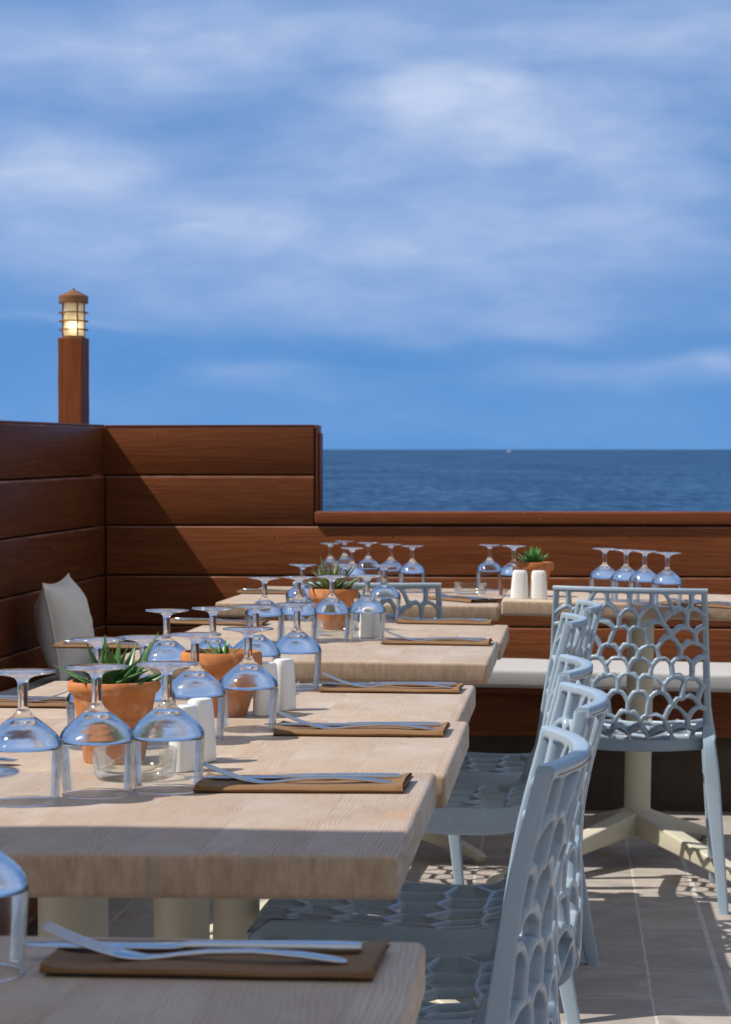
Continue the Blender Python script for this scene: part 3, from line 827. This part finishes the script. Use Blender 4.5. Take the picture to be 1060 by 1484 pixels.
def setting(t, x0, x1, yf, where, side=1, low=False, rz=0, spoon=False, fx=0.0, dn=0.0):
    """napkin between pixels x0 and x1, its near edge at pixel row yf; side 1: the diner sits on the right"""
    q = t.rot @ Matrix.Rotation(R(rz), 4, 'Z') if True else None
    mid = on(t, (x0 + x1) / 2, yf)
    up = (q.to_3x3() @ Vector((0, 1, 0)))
    ux = (q.to_3x3() @ Vector((1, 0, 0)))
    c = mid + up * .058
    n_ = take(nap[cnt[0] % 3]); cnt[0] += 1
    n_.matrix_basis = Matrix.Translation(c + t.n * .0008) @ q @ (Matrix.Rotation(0 if side > 0 else math.pi, 4, 'Z') if side > 0 else Matrix.Identity(4))
    tag(n_, 'brown napkin ' + where, 'napkin', 'folded brown napkins')
    # cutlery: x axis of the piece runs from handle end to tip, so turn it to face away from the diner
    flip = Matrix.Rotation(math.pi if side > 0 else 0, 4, 'Z')
    top = .0074
    f_ = take(fork1 if low else fork0)
    f_.matrix_basis = Matrix.Translation(c + t.n * top - up * .026 + ux * side * (.106 + fx)) @ q @ Matrix.Rotation(R(-1.5 * side), 4, 'Z') @ flip @ Matrix.Scale(1.12, 4)
    tag(f_, 'steel fork ' + where, 'fork', 'steel forks')
    k_ = take(spoon0 if spoon else knife0)
    k_.matrix_basis = Matrix.Translation(c + t.n * top + up * .016 + ux * side * (.111 + dn)) @ q @ Matrix.Rotation(R(1.2 * side), 4, 'Z') @ flip @ Matrix.Scale(1.06 if low else 1.17, 4)
    if spoon: tag(k_, 'steel spoon ' + where, 'spoon')
    else: tag(k_, 'steel knife ' + where, 'knife', 'steel knives')
setting(T1, 58, 538, 1420, 'in the shade on the nearest table', fx=-.008, dn=-.006)
setting(T2, 288, 577, 1150, 'beside the three biggest glasses in the sun')
setting(T3, 403, 635, 1068, 'in front of the middle shakers, with layered ends')
setting(T4, 467, 660, 1005, 'on the corner of the joined front tables by the gap')
setting(T5, 560, 702, 935.5, 'beyond the gap, right of the glass with the shaker')
setting(T6, 575, 712, 905.5, 'just below the low lattice chair back', low=True)
setting(T4, -95, 92, 1026, 'at the left edge of the picture behind the big glasses', side=-1)
setting(T5, 100, 215, 941, 'left of the agave bowl behind the tall glasses', side=-1, low=True)
setting(T6, 252, 370, 906.5, 'below the dark wall corner on the left side', side=-1, low=True)
setting(E1, 348, 452, 861.5, 'at the left end of the far table by the wall', side=-1, low=True)
setting(E1, 618, 684, 871.5, 'in front of the far glass ashtray', side=1, low=True, rz=-55)
setting(E2, 970, 1049, 880, 'right of the four far glasses near the picture edge', side=1, low=True, rz=-40, spoon=True)
# a fork and a spoon seen through the first big glass
sp_ = dup(spoon0); put(sp_, T2, on(T2, -8, 1111), R(10)); sp_.matrix_basis = sp_.matrix_basis @ Matrix.Translation((-.165, 0, .001))
tag(sp_, 'steel spoon lying behind the leftmost big glass', 'spoon')

# ================================================================== LATTICE CHAIRS
def clip(poly, n, c):
    out = []
    for i in range(len(poly)):
        p, q = poly[i], poly[(i + 1) % len(poly)]
        dp = p[0]*n[0] + p[1]*n[1] - c; dq = q[0]*n[0] + q[1]*n[1] - c
        if dp <= 0: out.append(p)
        if (dp < 0 < dq) or (dq < 0 < dp):
            t = dp / (dp - dq); out.append((p[0] + (q[0]-p[0])*t, p[1] + (q[1]-p[1])*t))
    return out
def cell(seeds, i, rect, inset, ri):
    x0, x1, y0, y1 = rect
    poly = [(x0 + ri, y0 + ri), (x1 - ri, y0 + ri), (x1 - ri, y1 - ri), (x0 + ri, y1 - ri)]
    a = seeds[i]
    for j, b in enumerate(seeds):
        if j == i: continue
        dx, dy = b[0] - a[0], b[1] - a[1]; d = math.hypot(dx, dy)
        if d > .25 or d < 1e-9: continue
        n = (dx / d, dy / d); c = (a[0]+b[0])/2*n[0] + (a[1]+b[1])/2*n[1] - inset
        poly = clip(poly, n, c)
        if len(poly) < 3: return []
    return poly
def chaikin(p, it=2):
    for _ in range(it):
        q = []
        for i in range(len(p)):
            a, b = p[i], p[(i+1) % len(p)]
            q.append((a[0]*.74 + b[0]*.26, a[1]*.74 + b[1]*.26)); q.append((a[0]*.26 + b[0]*.74, a[1]*.26 + b[1]*.74))
        p = q
    return p
def bulge(poly, rect, k=.24):
    """the cross struts of the lattice are arches: lift each slanting edge towards the top"""
    out = []
    for i in range(len(poly)):
        p, q = poly[i], poly[(i+1) % len(poly)]
        dx, dy = q[0]-p[0], q[1]-p[1]; L = math.hypot(dx, dy)
        edge = any(abs(p[1]-r_) < .008 and abs(q[1]-r_) < .008 for r_ in rect[2:]) or L < .006
        n = 7 if not edge else 1; kq = k * (.35 + 1.3 * ((abs(math.sin((p[0]+q[0]) * 733.0 + (p[1]+q[1]) * 411.0)) * 97.0) % 1.0))
        for j in range(n):
            t = j / n; out.append((p[0]+dx*t, p[1]+dy*t + (0 if edge else kq * abs(dx) * 4 * t * (1-t))))
    return out
def rayhit(poly, c, a):
    d = (math.cos(a), math.sin(a)); best = None
    for i in range(len(poly)):
        p, q = poly[i], poly[(i+1) % len(poly)]
        ex, ey = q[0]-p[0], q[1]-p[1]; den = d[0]*ey - d[1]*ex
        if abs(den) < 1e-12: continue
        t = ((p[0]-c[0])*ey - (p[1]-c[1])*ex) / den; s = ((p[0]-c[0])*d[1] - (p[1]-c[1])*d[0]) / den
        if t > 0 and -1e-6 <= s <= 1 + 1e-6 and (best is None or t > best): best = t
    return best
PROF = [(.232, .437), (.222, .452), (.19, .459), (.10, .453), (.0, .446), (-.09, .446), (-.140, .456), (-.168, .482), (-.183, .53), (-.194, .62), (-.208, .72), (-.234, .826)]
_c = catmull([(0, y, z) for y, z in PROF], 12)
_len = [0]
for p, q in zip(_c, _c[1:]): _len.append(_len[-1] + (q - p).length)
TLEN = _len[-1]
def prof(t):
    t = min(max(t, 0), TLEN)
    lo, hi = 0, len(_len) - 1
    while hi - lo > 1:
        m = (lo + hi) // 2
        if _len[m] <= t: lo = m
        else: hi = m
    f = (t - _len[lo]) / max(1e-9, _len[hi] - _len[lo]); return _c[lo].lerp(_c[hi], f)
HW = .2
def S(x, t):
    p = prof(t); u = x / HW
    k = min(1, max(0, (p.z - .46) / .25)); k = k * k * (3 - 2 * k)
    kb = .058 * min(1, max(0, (p.z - .45) / .05)) * (1 - k) + .036 * k
    y = p.y - kb * (1 - u * u) * (1 if p.z > .4565 and p.y < -.1 else 0 if p.y > -.1 else 1)
    dip = .014 * (1 - u * u) * max(0, 1 - k * 3) * (1 if p.y < .2 else max(0, (.232 - p.y) / .032))
    wid = 1.02 - .075 * max(0, (p.z - .46) / .37)
    return Vector((x * wid, y, p.z - dip))
def SN(x, t):
    e = .002
    a = S(min(x + e, HW), t) - S(max(x - e, -HW), t); b = S(x, min(t + e, TLEN)) - S(x, max(t - e, 0))
    return a.cross(b).normalized()
T_SEAT = next(_len[i] for i in range(len(_c)) if _c[i].z > .475 and _c[i].y < -.1)
def lattice():
    rnd = random.Random(21); seeds = []; rows = []
    t = .022; k = 0
    while t < TLEN - .01:
        seat = t < T_SEAT - .05
        rows.append((t, k, seat)); t += .074 if seat else .0430; k += 1
    for t, k, seat in rows:
        sp = .0780 if seat else .0555
        n = 4
        for i in range(0, n + 1):
            x = i * sp if k % 2 == 0 else (i + .5) * sp
            if x > HW + .006: continue
            jx = rnd.uniform(-.015, .015); jt = rnd.uniform(-.012, .012)
            if x < 1e-6: seeds.append((0, t + jt)); continue
            seeds.append((x + jx, t + jt + .06 * (x ** 2))); seeds.append((-x - jx, t + jt + .06 * (x ** 2)))
    rect = (-HW, HW, 0, TLEN)
    bms = {'seat': bmesh.new(), 'backrest': bmesh.new()}
    phis = [R(a) for a in (0, 34, 62, 90, 118, 146, 180)]
    for i, sd in enumerate(seeds):
        B = cell(seeds, i, rect, 0, 0)
        if len(B) < 3: continue
        cx = sum(p[0] for p in B) / len(B); cy = sum(p[1] for p in B) / len(B)
        seat = cy < T_SEAT - .02
        Hh = cell(seeds, i, rect, .0064 if not seat else .0052, .005)
        th = .018 if not seat else .015
        bm = bms['seat' if seat else 'backrest']
        small = len(Hh) < 3
        if not small:
            hx = sum(p[0] for p in Hh) / len(Hh); hy = sum(p[1] for p in Hh) / len(Hh)
            area = abs(sum(Hh[j][0]*Hh[(j+1) % len(Hh)][1] - Hh[(j+1) % len(Hh)][0]*Hh[j][1] for j in range(len(Hh)))) / 2
            small = area < .00008
        if small:
            continue
        kk = .0 if seat else .24; B = bulge(B, rect, kk); Hs = chaikin(bulge(Hh, rect, kk), 3)
        angs = sorted({round(2 * math.pi * k / 26, 5) for k in range(12)} | {round(math.atan2(p[1]-hy, p[0]-hx) % (2*math.pi), 5) for p in B[::1] if True})
        ringsP = []
        ok = True
        bp, hp = [], []
        for a in angs:
            tb = rayhit(B, (hx, hy), a); t2 = rayhit(Hs, (hx, hy), a)
            if tb is None or t2 is None: ok = False; break
            bp.append((hx + tb*math.cos(a), hy + tb*math.sin(a))); hp.append((hx + t2*math.cos(a), hy + t2*math.sin(a)))
        if not ok: continue
        rings = []
        for ph in phis:
            sn = abs(math.sin(ph)) ** .75; cs = math.copysign(abs(math.cos(ph)) ** .55, math.cos(ph)) if abs(math.cos(ph)) > 1e-4 else 0; r_ = []
            for b_, h_ in zip(bp, hp):
                x = b_[0] + (h_[0]-b_[0])*sn; t = b_[1] + (h_[1]-b_[1])*sn
                r_.append(bm.verts.new(S(x, t) + SN(x, t) * (cs * th / 2)))
            rings.append(r_)
        m = len(angs)
        for A, B2 in zip(rings, rings[1:]):
            for k in range(m): bm.faces.new((A[k], A[(k+1) % m], B2[(k+1) % m], B2[k]))
    for b in bms.values(): bmesh.ops.remove_doubles(b, verts=b.verts[:], dist=.0002)
    return bms
def chair():
    r = empty('lattice_chair')
    b = lattice()
    obj('seat', b['seat'], M['plastic'], r, angle=70); obj('backrest', b['backrest'], M['plastic'], r, angle=70)
    # rails and top bar of the back
    bm = bmesh.new()
    for sg in (-1, 1):
        P, D = [], []
        t = T_SEAT - .012
        while t < TLEN:
            f = (t - T_SEAT) / (TLEN - T_SEAT); P.append(S(sg * HW, t) + Vector((0, .004 * (1 - f), 0)))
            D.append((.0155 + .004 * max(0, 1 - f), .0185 + .016 * max(0, 1 - f) ** 3)); t += .03
        P.append(S(sg * HW, TLEN) + Vector((0, 0, .004))); D.append((.0155, .0185))
        sweep(bm, P, D, (1, 0, 0), rad=.0042, fixed=(0, 0, 1))
    P = [S(-HW + 2 * HW * k / 24, TLEN) + Vector((0, 0, .003)) for k in range(25)]
    P[0].x -= .0067; P[-1].x += .0067
    sweep(bm, P, (.0178, .0125), (0, 1, 0), rad=.004)
    obj('back_frame', bm, M['plastic'], r)
    # deep rim round the seat
    bm = bmesh.new()
    for sg in (-1, 1):
        P, D = [], []
        t = .0
        while t < T_SEAT:
            p = S(sg * HW, t); f = t / T_SEAT
            P.append(Vector((p.x, p.y, min(p.z, .478) - .020))); D.append((.012, .050 + .008 * math.sin(f * math.pi))); t += .04
        sweep(bm, P, D, (1, 0, 0), rad=.004, fixed=(0, -1, 0))
    P = [Vector((S(-HW + 2*HW*k/20, 0.004).x, .230 + .006 * (1 - (k/10 - 1) ** 2), .424)) for k in range(21)]
    sweep(bm, P, (.012, .044), (0, 1, 0), rad=.004)
    P = [Vector((S(-HW + 2*HW*k/20, .4).x, -.150 - .030 * (1 - (k/10 - 1) ** 2), .432 - .010 * (1 - (k/10 - 1) ** 2))) for k in range(21)]
    sweep(bm, P, (.010, .030), (0, 1, 0), rad=.004)
    obj('seat_frame', bm, M['plastic'], r)
    for sg in (-1, 1):
        bm = bmesh.new()
        p0 = S(sg * HW, T_SEAT)
        ph = S(sg * HW, T_SEAT + .085)
        P = catmull([(ph.x, ph.y + .002, ph.z), (p0.x, p0.y + .003, .484), (sg*.207, -.174, .44), (sg*.215, -.188, .36), (sg*.234, -.216, .18), (sg*.254, -.250, 0)], 5)
        D = []
        for p in P:
            f = 1 - p.z / .482
            if p.z > .44:
                q_ = min(1, (p.z - .44) / (ph.z - .44)); D.append((.042 - .0275 * q_ ** .7, .060 - .044 * q_ ** .7)); continue
            D.append((.022 + .024 * math.sin(min(1, f * 3.0) * math.pi * .5) - .022 * f, .050 + .012 * math.exp(-((f - .12) / .15) ** 2) - .022 * f))
        sweep(bm, P, D, (1, 0, 0), rad=.005, fixed=(0, 0, 1))
        obj('leg', bm, M['plastic'], r)
        bm = bmesh.new()
        P = catmull([(sg*.198, .196, .436), (sg*.203, .203, .32), (sg*.222, .236, 0)], 5)
        D = [(.036 - .014 * (1 - p.z / .436), .036 - .012 * (1 - p.z / .436)) for p in P]
        sweep(bm, P, D, (1, 0, 0), rad=.005, fixed=(0, 0, 1))
        obj('leg', bm, M['plastic'], r)
    return r
ch0 = chair(); firstc = [True]
def put_chair(pt, yaw, label, rx=0, ry=0):
    """pt: world position of the middle of the top bar's two corners"""
    o = ch0 if firstc[0] else dup(ch0); firstc[0] = False
    Rm = Matrix.Rotation(yaw, 4, 'Z')
    off = Rm @ Vector((0, -.234, 0))
    base = Vector((pt.x - off.x, pt.y - off.y, pt.z))
    o.matrix_basis = Matrix.Translation(base) @ Matrix.Rotation(ry, 4, 'Y') @ Rm
    tag(o, label, 'chair', 'blue grey lattice chairs'); return o
LEFT = R(90) - TH
for (px, py, Y, dz, dy, lab) in ((793, 1090, 2.50, -.012, 0, 'blue grey lattice chair in the foreground, nearest, with shaded side rail'),
                        (831, 1006, 3.15, -.016, 3, 'blue grey lattice chair second from the front of the side row'),
                        (818, 967, 3.76, -.020, 0, 'blue grey lattice chair third from the front of the side row'),
                        (821, 901, 5.15, -.024, 1, 'blue grey lattice chair fourth of the side row, beside the table past the gap'),
                        (846, 874, 5.75, -.024, 2, 'blue grey lattice chair farthest of the side row, against the big chair back')):
    p = aty(px, py, Y); put_chair(Vector((p.x, p.y, dz)), LEFT + R(dy), lab)
pF = aty(906, 853, 6.20); put_chair(Vector((pF.x, pF.y, -.004)), -TH - R(4), 'blue grey lattice chair at right seen squarely from behind, whole', ry=R(.9))
pG = aty(530, 842, 6.42); put_chair(Vector((pG.x, pG.y, 0)), -TH, 'blue grey lattice chair mostly hidden, its top corner above the far napkins', ry=R(.3))

# ================================================================== ADDED PARASOL (made up, out of view, to shade the nearest table)
caster = empty('shade_caster', (-2.25, 1.04, 0)); tag(caster, 'pale canvas parasol added out of view to shade the nearest table', 'shade_caster')
bm = bmesh.new(); lathe(bm, [(0, 0), (.024, 0), (.024, 3.5), (0, 3.5)], 16); obj('pole', bm, M['cream'], caster)
bm = bmesh.new(); box(bm, -.3, .3, -.3, .3, 0, .06, .01); obj('base', bm, M['concrete'], caster)
bm = bmesh.new()
n = 40
def rim(i):
    s_, f = divmod(i, n); t = -1 + 2 * f / n
    x, y = ((t, 1), (1, -t), (-t, -1), (-1, t))[s_]
    e = .03 * math.sin(t * 7.5 + 1.1 * s_ + .35)
    return Vector((x * 1.0, y * (1.0 + (e if s_ == 0 else 0)), 3.12))
top = bm.verts.new((0, 0, 3.5)); ring = [bm.verts.new(rim(i)) for i in range(4 * n)]; low = [bm.verts.new(rim(i) - Vector((0, 0, .10))) for i in range(4 * n)]
for i in range(4 * n):
    j = (i + 1) % (4 * n); bm.faces.new((top, ring[i], ring[j])); bm.faces.new((ring[i], low[i], low[j], ring[j]))
obj('canopy', bm, M['canvas'], caster, angle=25)

# ================================================================== BOAT ON THE HORIZON
def sea_pt(px, py):
    nrm = Vector((0, -math.sin(SEA_TILT), math.cos(SEA_TILT))); return onplane(px, py, Vector((0, 0, -4.0)), nrm)
bp = sea_pt(738, 655.2)
boat = empty('motor_boat', bp); tag(boat, 'tiny white motor boat far out on the sea horizon', 'boat')
ln = 7 * bp.y / F
bm = bmesh.new(); P = [(-.5*ln, 0, 0), (-.3*ln, 0, .0), (.2*ln, 0, .01*ln), (.5*ln, 0, .06*ln)]
sweep(bm, [(x, y, z + .08 * ln) for x, y, z in P], [(.26*ln, .16*ln), (.3*ln, .17*ln), (.26*ln, .17*ln), (.02*ln, .1*ln)], (0, 1, 0), rad=.02 * ln)
obj('hull', bm, M['hull'], boat)
bm = bmesh.new(); box(bm, -.25*ln, .12*ln, -.1*ln, .1*ln, .16*ln, .30*ln, .03*ln); obj('cabin', bm, M['hull'], boat)

# ================================================================== LIGHT, SKY, CAMERA
LD = Vector((.735, .175, -1)).normalized()
sun = bpy.data.lights.new('sun', 'SUN'); sun.energy = 4.8; sun.angle = R(.5); sun.color = (1, .94, .84)
so = bpy.data.objects.new('sun', sun); col.objects.link(so); so.rotation_euler = LD.to_track_quat('-Z', 'Y').to_euler()
so.location = (-6, -3, 9)
world = bpy.data.worlds.new('World'); scene.world = world; world.use_nodes = True
class WT(NT):
    def __init__(s): s.t = world.node_tree; s.t.nodes.clear(); s.out = s.t.nodes.new('ShaderNodeOutputWorld')
w = WT()
d = w.n('TexCoord').outputs['Generated']
sp = w.n('SeparateXYZ', {0: d}); x, y, z = sp.outputs
lift = w.n('CombineXYZ', {0: x, 1: y, 2: w.math('MULTIPLY_ADD', w.math('MAXIMUM', z, -.05), .95, .30)})
sky = w.n('TexSky', {'Vector': w.vm('NORMALIZE', lift.outputs[0])}, sky_type='NISHITA', sun_disc=False, sun_elevation=math.asin(-LD.z), sun_rotation=math.atan2(-LD.x, -LD.y) % (2 * math.pi), altitude=0, air_density=1.0, dust_density=.2, ozone_density=3.0)
az = w.math('ARCTAN2', x, y); el = w.math('ARCSINE', z)
vv = w.n('CombineXYZ', {0: az, 1: w.math('MULTIPLY', el, 2.6), 2: 0.0}).outputs[0]
wr = w.noise(vv, 9.0, 3, .5, 0, 'Color'); wr2 = w.noise(vv, 19.0, 4, .52, .2)
wv = w.n('SeparateXYZ', {0: w.vm('SUBTRACT', wr, (.5, .5, .5))})
aw = w.math('ADD', az, w.math('MULTIPLY', wv.outputs[0], .11)); ew = w.math('ADD', el, w.math('MULTIPLY', wv.outputs[1], .035))
tot = None
BL = [(500, 30, 900, 80, .42), (120, 90, 260, 50, .30), (430, 110, 200, 45, .25), (735, 190, 115, 42, .50), (640, 165, 90, 40, .30), (860, 215, 110, 45, .30), (85, 230, 135, 50, .55), (480, 235, 130, 42, .40),
      (1020, 215, 130, 60, .34), (620, 320, 460, 55, .34), (900, 320, 150, 38, .22), (180, 320, 320, 60, .26), (330, 390, 380, 50, .30), (820, 400, 300, 40, .24), (1015, 545, 70, 20, .40), (870, 548, 100, 20, .34), (300, 465, 420, 26, .16), (820, 468, 300, 22, .20), (500, 605, 700, 20, .14),
      (345, 548, 70, 18, .32), (60, 473, 70, 7, .22), (700, 500, 90, 30, .14), (60, 540, 90, 30, .10), (560, 565, 180, 14, .12), (640, 440, 500, 30, .08), (980, 60, 200, 60, .30)]
for px, py, sx, sy, amp in BL:
    dx = w.math('DIVIDE', w.math('SUBTRACT', aw, (px - CX) / F), sx / F); dy = w.math('DIVIDE', w.math('SUBTRACT', ew, (LEVEL - py) / F), sy / F)
    e = w.math('MULTIPLY', w.math('EXPONENT', w.math('MULTIPLY', w.math('ADD', w.math('MULTIPLY', dx, dx), w.math('MULTIPLY', dy, dy)), -.5)), amp)
    tot = e if tot is None else w.math('ADD', tot, e)
back = w.mapr(y, .75, .1)
gen = w.noise(w.n('CombineXYZ', {0: w.math('MULTIPLY', x, 3.0), 1: w.math('MULTIPLY', y, 3.0), 2: w.math('MULTIPLY', z, 6.0)}).outputs[0], 1.0, 6, .55)
hi = w.math('MULTIPLY', w.math('ADD', w.mapr(gen, .40, .70, .15, .75, True), w.math('MULTIPLY', back, .6)), w.math('MAXIMUM', w.mapr(el, .20, .34), back))
veil = w.noise(w.n('CombineXYZ', {0: w.math('MULTIPLY', aw, 7.0), 1: w.math('MULTIPLY', ew, 42.0), 2: 3.0}).outputs[0], 1.0, 5, .55)
veil2 = w.noise(w.n('CombineXYZ', {0: w.math('MULTIPLY', aw, 16.0), 1: w.math('MULTIPLY', ew, 60.0), 2: 8.0}).outputs[0], 1.0, 6, .6)
tot = w.math('ADD', tot, w.math('ADD', w.math('ADD', w.mapr(veil, .32, .76, .05, .20), w.mapr(el, .006, .06, .10, 0)), w.mapr(veil2, .47, .74, 0, .09)))
tot = w.math('ADD', w.math('MULTIPLY', tot, w.math('MULTIPLY', w.mapr(wr2, .28, .72, .80, 1.16), .82)), hi)
cl = w.math('MINIMUM', tot, .92)
SKYK = 1.0
skyc = w.mix(1.0, sky.outputs[0], (.47, .93, 1.28, 1), 'MULTIPLY')
cloudc = w.mix(w.mapr(cl, .25, .85), (2.6, 4.05, 6.75, 1), (4.9, 5.75, 7.7, 1))
cloudc = w.mix(back, cloudc, (3.7, 3.8, 3.95, 1))
fin = w.mix(cl, skyc, cloudc)
bg = w.n('Background', {'Color': fin, 'Strength': .10}); w.t.links.new(bg.outputs[0], w.out.inputs[0])

cam = bpy.data.cameras.new('camera'); co = bpy.data.objects.new('camera', cam); col.objects.link(co)
co.location = CAM; co.rotation_euler = (R(90) - PITCH, 0, 0)
cam.sensor_fit = 'VERTICAL'; cam.sensor_height = 36; cam.sensor_width = 36; cam.lens = F / 1484 * 36
cam.clip_start = .05; cam.clip_end = 100000
cam.dof.use_dof = True; cam.dof.focus_distance = 3.6; cam.dof.aperture_fstop = 20
scene.camera = co
scene.view_settings.view_transform = 'Standard'; scene.view_settings.look = 'None'; scene.view_settings.gamma = 1; scene.view_settings.exposure = .22
scene.render.film_transparent = False
c = scene.cycles
c.max_bounces = 18; c.transmission_bounces = 16; c.transparent_max_bounces = 40; c.glossy_bounces = 6; c.diffuse_bounces = 4
c.use_denoising = True; c.sample_clamp_indirect = 40; c.caustics_refractive = True; c.caustics_reflective = True; c.blur_glossy = 0
